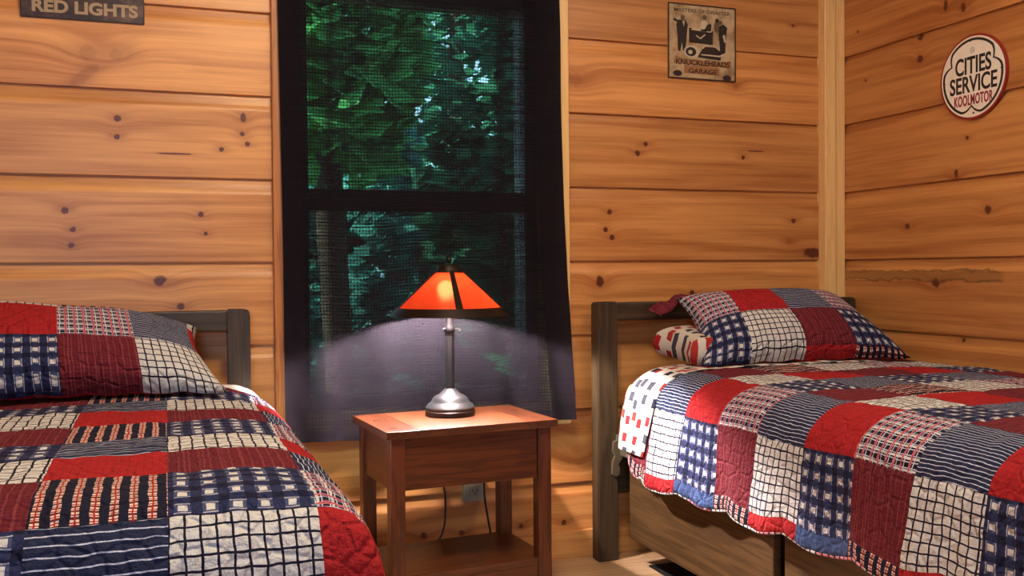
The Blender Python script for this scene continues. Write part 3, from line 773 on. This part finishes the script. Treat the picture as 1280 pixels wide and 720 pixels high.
# ------------------------------------------------------------------ nightstand
NX, NY, RZN = .783, 2.699, math.radians(4.5)
ns = empty('nightstand', (NX, NY, 0), 'reddish brown wooden nightstand between the two beds, under the lamp', 'nightstand', rz=RZN)
cherry_x = wood('cherry_wood', 0, lin(58, 27, 11), lin(90, 44, 19), .33); cherry_z = wood('cherry_wood', 2, lin(60, 27, 11), lin(92, 44, 19), .38); cherry_y = wood('cherry_wood', 1, lin(58, 27, 11), lin(90, 45, 20), .33)
cherry_l = wood('cherry_wood_light', 0, lin(68, 33, 12), lin(98, 51, 20), .42)
W2, D2, ZT_ = .2535, .172, .5425
top = link('top', boxes((-W2 + .092, W2 - .092, -D2, D2, ZT_ - .021, ZT_), bev=.0012), cherry_l, ns, local=True)
link('end_board', boxes((-W2, -W2 + .0915, -D2, D2, ZT_ - .021, ZT_), bev=.0016), cherry_y, top, local=True)
link('end_board', boxes((W2 - .0915, W2, -D2, D2, ZT_ - .021, ZT_), bev=.0016), cherry_y, top, local=True)
dark = plain('dark_plug', lin(56, 26, 12), .4)
for x, y in ((-.215, .05), (.215, .05), (.215, -.10), (-.215, -.11)):
    link('inlay', boxes((x - .010, x + .010, y - .005, y + .005, ZT_ - .001, ZT_ + .0006), bev=0), dark, top, local=True)
LW = .040
for sx in (-1, 1):
    for sy in (-1, 1):
        cx, cy = sx * (W2 - .016 - LW / 2), sy * (D2 - .014 - LW / 2)
        link('leg', boxes((cx - LW / 2, cx + LW / 2, cy - LW / 2, cy + LW / 2, 0, ZT_ - .0215), bev=.002), cherry_z, ns, local=True)
fx = W2 - .016 - LW
link('drawer_front', boxes((-fx + .001, fx - .001, -D2 + .022, -D2 + .04, .378, .522), bev=.0015), cherry_x, ns, local=True)
link('side_panel', boxes((-W2 + .022, -W2 + .040, -D2 + .054, D2 - .054, .378, .528), bev=.001), cherry_y, ns, local=True)
link('side_panel', boxes((W2 - .040, W2 - .022, -D2 + .054, D2 - .054, .378, .528), bev=.001), cherry_y, ns, local=True)
link('back_panel', boxes((-fx, fx, D2 - .045, D2 - .03, .378, .528), bev=.001), cherry_x, ns, local=True)
link('drawer_bottom', boxes((-fx, fx, -D2 + .041, D2 - .046, .38, .39), bev=0), dark, ns, local=True)
link('shelf', boxes((-W2 + .018, W2 - .018, -D2 + .056, D2 - .056, .128, .148), (-fx, fx, -D2 + .020, -D2 + .056, .128, .148), (-fx, fx, D2 - .056, D2 - .02, .128, .148), bev=.001), cherry_x, ns, local=True)
link('shelf_apron', boxes((-fx, fx, -D2 + .022, -D2 + .038, .085, .1275), bev=.001), cherry_x, ns, local=True)

# ------------------------------------------------------------------ lamp
LX, LY, LZ = .787, 2.745, .5431
lamp = empty('table_lamp', (LX, LY, LZ), 'table lamp with orange mica shade and pewter base on the nightstand', 'lamp')
pew = plain('pewter', lin(84, 84, 84), .4, .8, var=.2, scale=60); bronze = plain('dark_bronze', lin(40, 27, 20), .42, .6); gun = plain('dark_pewter_column', lin(20, 19, 19), .55, .0, spec=.25)
bm = bmesh.new(); lathe(bm, [(.0, .016), (.068, .016), (.0705, .019), (.071, .025), (.066, .033), (.058, .038), (.0545, .043), (.052, .050), (.042, .058), (.033, .0615), (.028, .066), (.020, .073), (.0165, .078), (.0, .078)], (LX, LY, LZ)); link('base', bm, pew, lamp, smooth=35)
bm = bmesh.new(); lathe(bm, [(0, 0), (.0715, 0), (.0735, .002), (.0735, .0145), (.071, .0165), (0, .0165)], (LX, LY, LZ)); link('base_ring', bm, bronze, lamp, smooth=35)
bm = bmesh.new(); lathe(bm, [(0, .076), (.0155, .076), (.0145, .08), (.0145, .236), (.0165, .240), (0, .240)], (LX, LY, LZ), segs=8, a0=.15); link('column', bm, gun, lamp)
bm = bmesh.new(); lathe(bm, [(0, .239), (.011, .239), (.015, .244), (.0165, .252), (.015, .262), (.012, .268), (.012, .318), (0, .318)], (LX, LY, LZ), segs=24)
sk = link('socket', bm, gun, lamp, smooth=40)
bm = bmesh.new(); tube(bm, [(LX + .010, LY - .010, LZ + .252), (LX + .026, LY - .016, LZ + .254)], .0022); lathe(bm, [(0, -.012), (.004, -.011), (.0048, -.004), (.003, .002), (0, .003)], (LX + .0265, LY - .0162, LZ + .251), 12); link('switch_knob', bm, gun, sk, smooth=60)
bm = bmesh.new(); tube(bm, [(LX - .010, LY - .004, LZ + .256), (LX - .020, LY - .006, LZ + .254), (LX - .022, LY - .006, LZ + .249)], .003); link('switch_key', bm, gun, sk, smooth=60)
# bulb
bt = NT('lit_bulb'); em = bt.n('ShaderNodeEmission'); em.inputs[0].default_value = (1.0, .90, .93, 1); em.inputs[1].default_value = 7600; bt.fin(em.outputs[0])
bm = bmesh.new(); lathe(bm, [(0, -.036), (.012, -.035), (.0155, -.025), (.022, -.010), (.0245, .004), (.020, .018), (.010, .026), (0, .028)], (0, 0, 0), 24); bm.transform(Matrix.Translation((LX - .018, LY - .030, LZ + .368)) @ Matrix.Rotation(math.radians(25), 4, Vector((.857, -.514, 0)))); bo = link('bulb', bm, bt.mat, lamp, smooth=180)
bm = bmesh.new(); lathe(bm, [(0, -.040), (.0125, -.0395), (.0135, -.036), (.0175, -.026), (.0195, -.020), (.0185, -.0195)], (0, 0, 0), 24); bm.transform(Matrix.Translation((LX - .018, LY - .030, LZ + .368)) @ Matrix.Rotation(math.radians(25), 4, Vector((.857, -.514, 0))))
link('light_block_collar', bm, plain('white_plastic_collar', lin(150, 148, 145), .5), lamp, smooth=50)  # unseen collar, added to block bulb light from the socket and column
# shade: cone, four ribs, rim, cap
ZR, ZC, RR, RC = .297, .424, .172, .036
sh_ = bpy.data.objects.new('lamp_shade', None)
mica = NT('orange_mica'); k = mica.noise(mica.obj(), 26, 4, .6, 1.0)
mc = mica.mix(mica.ss(k, .3, .75), (.95, .18, .065, 1), (.78, .095, .038, 1))
tl_ = mica.n('ShaderNodeBsdfTranslucent'); mica.put(tl_.inputs[0], mc); gl_ = mica.n('ShaderNodeBsdfPrincipled'); mica.put(gl_.inputs['Base Color'], (.35, .07, .03, 1)); gl_.inputs['Roughness'].default_value = .4
mm = mica.n('ShaderNodeMixShader'); mm.inputs[0].default_value = .22; mica.t.links.new(tl_.outputs[0], mm.inputs[1]); mica.t.links.new(gl_.outputs[0], mm.inputs[2]); rf = mica.n('ShaderNodeBsdfRefraction'); rf.inputs['Color'].default_value = (1, .62, .34, 1); rf.inputs['Roughness'].default_value = .42; rf.inputs['IOR'].default_value = 1.3
m3 = mica.n('ShaderNodeMixShader'); m3.inputs[0].default_value = .30; mica.t.links.new(mm.outputs[0], m3.inputs[1]); mica.t.links.new(rf.outputs[0], m3.inputs[2]); mica.fin(m3.outputs[0])
RIB0 = math.radians(-106 + 11)
def cone_patch(a0, a1, r0, z0, r1, z1, th, na=20, nz=8):
    bm = bmesh.new(); L = []
    for k_ in (0, 1):
        g_ = []
        for j in range(nz + 1):
            q = j / nz; g_.append([bm.verts.new((LX + (r0 + (r1 - r0) * q - k_ * th) * math.cos(a0 + (a1 - a0) * i / na), LY + (r0 + (r1 - r0) * q - k_ * th) * math.sin(a0 + (a1 - a0) * i / na), LZ + z0 + (z1 - z0) * q)) for i in range(na + 1)])
        L.append(g_)
    for j in range(nz):
        for i in range(na):
            bm.faces.new((L[0][j][i], L[0][j][i + 1], L[0][j + 1][i + 1], L[0][j + 1][i])); bm.faces.new((L[1][j][i + 1], L[1][j][i], L[1][j + 1][i], L[1][j + 1][i + 1]))
    for j in range(nz):
        for i in (0, na): bm.faces.new((L[0][j][i], L[0][j + 1][i], L[1][j + 1][i], L[1][j][i]))
    for i in range(na):
        for j in (0, nz): bm.faces.new((L[0][j][i], L[1][j][i], L[1][j][i + 1], L[0][j][i + 1]))
    bmesh.ops.recalc_face_normals(bm, faces=bm.faces); return bm
bm = cone_patch(0, 2 * PI, RR + .003, ZR - .004, RR - .017, ZR + .020, .003, 64, 2)
shade = link('lamp_shade', bm, bronze, lamp, smooth=40)
def rz(q): return RR - .006 + (RC - RR + .006) * q
for k_ in range(4):
    a = RIB0 + k_ * PI / 2
    w0, w1 = .0075 / RR, .0055 / RC
    r0, r1 = RR - .0135, RC + .002
    # mica pane, slightly thinner than the frame around it
    bm = cone_patch(a, a + PI / 2, RR - .0135, ZR + .012, RC, ZC, .0016, 18, 10); link('pane', bm, mica.mat, shade, smooth=60)
    # rib tapering upward
    bm = bmesh.new(); V = []
    for j in range(9):
        q = j / 8; r_ = (RR - .0125) + (RC + .002 - RR + .0125) * q; z_ = ZR + .010 + (ZC - ZR - .010) * q; hw = .0105 - .004 * q
        tn = Vector((-math.sin(a), math.cos(a), 0)); nn = Vector((math.cos(a), math.sin(a), .6)).normalized(); c_ = Vector((LX + r_ * math.cos(a), LY + r_ * math.sin(a), LZ + z_))
        V.append([bm.verts.new(c_ + tn * sx * hw + nn * h_) for sx, h_ in ((-1, -.002), (-1, .002), (1, .002), (1, -.002))])
    for A_, B_ in zip(V, V[1:]):
        for i in range(4): bm.faces.new((A_[i], A_[(i + 1) % 4], B_[(i + 1) % 4], B_[i]))
    bm.faces.new(V[0]); bm.faces.new(list(reversed(V[-1]))); bmesh.ops.recalc_face_normals(bm, faces=bm.faces); link('rib', bm, bronze, shade)
bm = bmesh.new(); lathe(bm, [(0, .404), (.040, .404), (.0405, .412), (.037, .417), (.031, .430), (.028, .433), (0, .435)], (LX, LY, LZ + .008), 48); link('cap', bm, bronze, shade, smooth=35)
bm = bmesh.new(); lathe(bm, [(0, .434), (.006, .434), (.004, .437), (.0035, .440), (.0070, .443), (.0082, .448), (.0068, .453), (.0035, .4565), (0, .4575)], (LX, LY, LZ + .008), 20); link('finial', bm, bronze, shade, smooth=60)
wire = plain('black_cable', lin(16, 15, 17), .5)
bm = bmesh.new(); tube(bm, crom([(LX + .02, LY + .072, LZ + .006), (.81, 2.855, .546), (.81, 2.886, .535), (.806, 2.895, .45), (.803, 2.89, .33), (.805, 2.872, .26), (.800, 2.870, .18), (.772, 2.868, .13), (.70, 2.90, .06), (.66, 2.93, .006)], 6), .0032); link('power_cord', bm, wire, lamp, smooth=180)
bm = bmesh.new(); tube(bm, crom([(.962, 2.955, .300), (.955, 2.945, .285), (.952, 2.93, .24), (.960, 2.92, .17), (.968, 2.915, .12), (.972, 2.91, .06), (1.0, 2.93, .006), (1.06, 2.94, .006)], 6), .0035)
box(bm, .948, .974, 2.953, 2.980, .292, .318, bev=.004)
props(link('extension_cord', bm, wire, smooth=60), 'black cord plugged into the wall outlet behind the nightstand', 'cord')
# outlet
ivory = plain('aged_ivory_plastic', lin(150, 140, 116), .45)
ol = empty('wall_outlet', (.934, 2.988, .225), 'beige duplex outlet low on the wall behind the nightstand', 'outlet')
link('cover_plate', boxes((.898, .970, 2.981, 3.002, .222, .337), bev=.002), ivory, ol)
for z in (.255, .304):
    rc = link('receptacle', boxes((.918, .950, 2.9785, 2.984, z - .016, z + .016), bev=.002), ivory, ol)
    link('slots', boxes((.926, .9285, 2.9775, 2.980, z - .003, z + .008), (.9395, .942, 2.9775, 2.980, z - .003, z + .008), (.932, .936, 2.9775, 2.980, z - .011, z - .006), bev=0), black, rc)

# thin black slab on the floor under the corner bed
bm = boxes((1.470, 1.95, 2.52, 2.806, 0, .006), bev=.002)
props(link('floor_slab', bm, black), 'black flat slab on the floor under the corner bed', 'mat')

# ------------------------------------------------------------------ signs
def frame_back(x, z, y=YW): return Matrix(((1, 0, 0, x), (0, 0, -1, y), (0, 1, 0, z), (0, 0, 0, 1)))
def rrect(w, h, r, n=5):
    out = []
    for cx, cy, a0 in ((w / 2 - r, h / 2 - r, 0), (-w / 2 + r, h / 2 - r, PI / 2), (-w / 2 + r, -h / 2 + r, PI), (w / 2 - r, -h / 2 + r, 1.5 * PI)):
        for k in range(n): out.append((cx + r * math.cos(a0 + PI / 2 * k / (n - 1)), cy + r * math.sin(a0 + PI / 2 * k / (n - 1))))
    return out
# left: red lights sign
t = NT('weathered_brown_tin'); k1 = t.noise(t.obj(), 14, 4, .65)
t.pbr(t.mix(t.ss(k1, .42, .75), lin(44, 26, 20), lin(104, 78, 66)), .5, .2)
letter = plain('faded_cream_letters', lin(166, 140, 104), .6)
sg = empty('metal_sign', (-.206, 2.994, 1.682), 'weathered brown tin sign reading RED LIGHTS at the top left', 'sign')
SM = frame_back(-.206, 1.682 + .076, 2.998) @ Matrix.Rotation(math.radians(.3), 4, 'Z')
bm = bmesh.new(); plate(bm, rrect(.322, .152, .003), SM, .003); link('plate', bm, t.mat, sg)
LM_ = SM @ Matrix.Translation((0, 0, .003))
lettering('lettering', 'RED LIGHTS', .275, .036, LM_ @ Matrix.Translation((.006, -.042, 0)), letter, sg, bold=.04)
lettering('lettering', 'NO', .060, .036, LM_ @ Matrix.Translation((.088, .0075, 0)), letter, sg, bold=.045)
bm = bmesh.new(); ring_plate(bm, rrect(.322, .152, .003), rrect(.316, .146, .002), LM_, -.001, .0008); link('rim', bm, plain('dark_tin_edge', lin(40, 26, 20), .5, .4), sg)

# middle: garage tin sign
ts_ = empty('metal_sign', (1.791, 2.994, 1.632), 'rectangular sepia tin sign with garage picture, high beside the curtain', 'sign')
TW, TH = .272, .262
TM = frame_back(1.791, 1.632 + TH / 2, 2.998) @ Matrix.Rotation(math.radians(-.2), 4, 'Z')
tan = NT('aged_tan_tin'); k1 = tan.noise(tan.obj(), 16, 4, .6)
tan.pbr(tan.mix(tan.ss(k1, .35, .75), lin(196, 176, 138), lin(128, 104, 72)), .28, .25)
rust = plain('rusty_tin_edge', lin(62, 38, 24), .5, .3, var=.3)
ink = plain('sepia_black_print', lin(32, 26, 22), .4); pale_ = plain('sepia_light_print', lin(196, 182, 150), .4); brown = plain('brown_banner_print', lin(150, 104, 64), .4, var=.25, scale=60); inkm = plain('sepia_mid_print', lin(92, 76, 58), .4)
bm = bmesh.new(); plate(bm, rrect(TW, TH, .003), TM, .0025); link('plate', bm, tan.mat, ts_)
bm = bmesh.new(); ring_plate(bm, rrect(TW, TH, .003), rrect(TW - .009, TH - .009, .002), TM, .0015, .0036); link('rim', bm, rust, ts_)
bm = bmesh.new()
def art(pts, lay, mi):
    plate(bm, [((x / 560 - .5) * TW, (.5 - y / 650) * TH) for x, y in pts], TM @ Matrix.Translation((0, 0, .0024)), .0003 + .00022 * lay, mi)
def disc(cx, cy, rx, ry, lay, mi, n=16): art([(cx + rx * math.cos(-2 * PI * i / n), cy + ry * math.sin(-2 * PI * i / n)) for i in range(n)], lay, mi)
art([(170, 330), (365, 340), (370, 215), (170, 205)], 1, 0)                 # open engine bay
art([(185, 222), (350, 232), (365, 215), (200, 205)], 2, 1)
art([(230, 262), (262, 285), (300, 250), (308, 256), (264, 297), (226, 272)], 2, 1)
art([(80, 410), (100, 415), (112, 330), (122, 410), (140, 405), (152, 270), (160, 180), (140, 140), (80, 145), (66, 190), (76, 280)], 2, 0)   # left mechanic
disc(118, 122, 17, 21, 3, 3); art([(40, 150), (72, 165), (80, 150), (52, 128)], 3, 0); art([(115, 150), (135, 150), (128, 200)], 3, 1)
art([(430, 415), (470, 420), (476, 250), (488, 180), (455, 150), (420, 170), (415, 240)], 2, 0)                                              # right mechanic
disc(430, 140, 16, 20, 3, 3); art([(448, 250), (462, 310), (474, 305), (466, 240)], 3, 1)
art([(268, 225), (320, 228), (325, 150), (300, 130), (270, 140)], 2, 1); disc(298, 105, 17, 22, 3, 3); art([(296, 215), (350, 225), (352, 180), (320, 165)], 3, 0); disc(340, 175, 16, 18, 4, 0)
disc(400, 180, 24, 52, 2, 3); disc(402, 125, 16, 20, 3, 0)
disc(190, 410, 62, 55, 3, 1); disc(185, 412, 44, 40, 4, 0); disc(180, 415, 18, 18, 5, 1)                                                        # wheel
art([(240, 455), (430, 470), (440, 400), (400, 360), (290, 360)], 3, 0); art([(270, 425), (420, 428), (470, 400), (476, 412), (424, 440), (270, 436)], 4, 1)
art([(280, 375), (300, 345), (385, 345), (425, 380), (418, 386), (380, 353), (304, 353), (288, 380)], 4, 1)
art([(40, 520), (520, 530), (520, 470), (470, 478), (300, 486), (120, 474), (60, 455)], 2, 2); art([(130, 600), (420, 605), (420, 535), (130, 530)], 2, 2)
disc(76, 605, 36, 26, 3, 0); disc(485, 620, 36, 26, 3, 0)
link('picture', bm, [ink, pale_, brown, inkm], ts_)
PM = TM @ Matrix.Translation((0, 0, .0026))
lettering('lettering', 'MASTERS OF DISASTER', .225, .0125, PM @ Matrix.Translation((0, .108, 0)), inkm, ts_, bold=.01)
lettering('lettering', 'KNUCKLEHEADS', .215, .020, PM @ Matrix.Translation((.002, -.072, .0006)), ink, ts_, bold=.012)
lettering('lettering', 'GARAGE', .115, .0165, PM @ Matrix.Translation((.002, -.101, .0006)), ink, ts_, bold=.012)

# right: round enamel sign
RM = Matrix(((0, 0, -1, XW - .0005), (-1, 0, 0, 2.362), (0, 1, 0, 1.558), (0, 0, 0, 1)))
cs = empty('metal_sign', (XW - .006, 2.362, 1.426), 'round white enamel CITIES SERVICE sign with red rim on the right wall', 'sign')
RD = .132
circ = lambda r, n=72: [(r * math.cos(2 * PI * i / n), r * math.sin(2 * PI * i / n)) for i in range(n)]
enam = plain('cream_enamel', lin(240, 230, 208), .3); redE = plain('red_enamel', lin(142, 34, 26), .35); inkE = plain('black_enamel', lin(26, 30, 26), .35); redL = plain('crimson_enamel', lin(140, 26, 36), .35)
bm = bmesh.new(); ring_plate(bm, circ(RD), circ(RD - .0075), RM, 0, .008); link('rim', bm, redE, cs, smooth=40)
bm = bmesh.new(); plate(bm, circ(RD - .007), RM, .0095); link('plate', bm, enam, cs)
def trefoil(s):
    out = []
    for i in range(144):
        a = 2 * PI * i / 144; r = .86
        for na, dp in ((math.radians(28), .17), (math.radians(152), .17), (math.radians(268), .20)):
            d = abs((a - na + PI) % (2 * PI) - PI); r -= dp * max(0, 1 - d / .36) ** 1.6
        out.append((r * s * math.cos(a), r * s * math.sin(a)))
    return out
bm = bmesh.new(); ring_plate(bm, trefoil(RD * 1.05), trefoil(RD * .982), RM, .009, .0102); link('outline', bm, inkE, cs)
FM_ = RM @ Matrix.Translation((0, 0, .0094))
lettering('lettering', 'CITIES', .142, .055, FM_ @ Matrix.Translation((.003, .037, 0)), inkE, cs, bold=.022)
lettering('lettering', 'SERVICE', .186, .053, FM_ @ Matrix.Translation((.003, -.021, 0)), inkE, cs, bold=.022)
lettering('lettering', 'KOOLMOTOR', .152, .034, FM_ @ Matrix.Translation((.004, -.070, 0)), redL, cs, bold=.026, space=1.08)
bm = bmesh.new(); M2 = FM_ @ Matrix.Translation((0, .082, 0)); ring_plate(bm, [(x * .0075, y * .0095) for x, y in circ(1, 32)], [(x * .0064, y * .0082) for x, y in circ(1, 32)], M2, 0, .0006)
for yy in (-.003, .0, .003): plate(bm, [(-.004, yy - .0004), (.004, yy - .0004), (.004, yy + .0004), (-.004, yy + .0004)], M2, .0006)
link('maker_mark', bm, plain('grey_print', lin(150, 146, 130), .4), cs)
for a in (0, 90, 180, 270):
    bm = bmesh.new(); ra = math.radians(a + 3); M3 = FM_ @ Matrix.Translation((.113 * math.cos(ra), .113 * math.sin(ra), 0)); plate(bm, circ(.0032, 12), M3, .0014); link('screw', bm, inkE, cs)

# ------------------------------------------------------------------ light
def area(name, loc, target, size, sizey, power, col):
    l = bpy.data.lights.new(name, 'AREA'); l.shape = 'RECTANGLE'; l.size = size; l.size_y = sizey; l.energy = power; l.color = col
    o = bpy.data.objects.new(name, l); COL.objects.link(o); o.location = loc
    o.rotation_euler = (Vector(target) - Vector(loc)).to_track_quat('-Z', 'Y').to_euler(); return o
area('ceiling_light_left', (.45, 1.45, 2.43), (.25, 2.0, 0), .4, .4, 50, (1, .84, .63))
area('ceiling_light_right', (1.75, 1.35, 2.43), (1.75, 1.9, 0), .4, .4, 16, (1, .88, .72))
area('window_daylight', (-.6, YF - .05, 1.35), (-.1, 0.6, .75), .7, .8, 30, (.36, .60, 1.0))
sl = bpy.data.lights.new('afternoon_sun', 'SUN'); sl.energy = 44; sl.angle = .02; sl.color = (1, .95, .85)
so = bpy.data.objects.new('afternoon_sun', sl); COL.objects.link(so); so.rotation_euler = Vector((.80, 0, -.60)).to_track_quat('-Z', 'Y').to_euler()
w = bpy.data.worlds.new('sky'); SC.world = w; w.use_nodes = True
w.node_tree.nodes['Background'].inputs[0].default_value = (.50, .72, 1.0, 1); w.node_tree.nodes['Background'].inputs[1].default_value = 8.0

# ------------------------------------------------------------------ camera
yaw, pitch, roll = .343952, -.017547, -.0077395
f = Vector((math.sin(yaw) * math.cos(pitch), math.cos(yaw) * math.cos(pitch), math.sin(pitch))); r = Vector((math.cos(yaw), -math.sin(yaw), 0)); u = r.cross(f)
r, u = r * math.cos(roll) + u * math.sin(roll), u * math.cos(roll) - r * math.sin(roll)
cd = bpy.data.cameras.new('camera'); cam = bpy.data.objects.new('camera', cd); COL.objects.link(cam)
cam.matrix_world = Matrix(((r.x, u.x, -f.x, 0), (r.y, u.y, -f.y, 0), (r.z, u.z, -f.z, H), (0, 0, 0, 1)))
cd.sensor_width = 36; cd.lens = 36 * 1211.98 / 1280; cd.clip_start = .02
SC.camera = cam
SC.view_settings.view_transform = 'Standard'; SC.view_settings.look = 'None'; SC.view_settings.gamma = 1; SC.view_settings.use_curve_mapping = False
SC.view_settings.exposure = 0.0
SC.cycles.use_denoising = True; SC.cycles.max_bounces = 8; SC.cycles.transparent_max_bounces = 12; SC.cycles.sample_clamp_indirect = 4
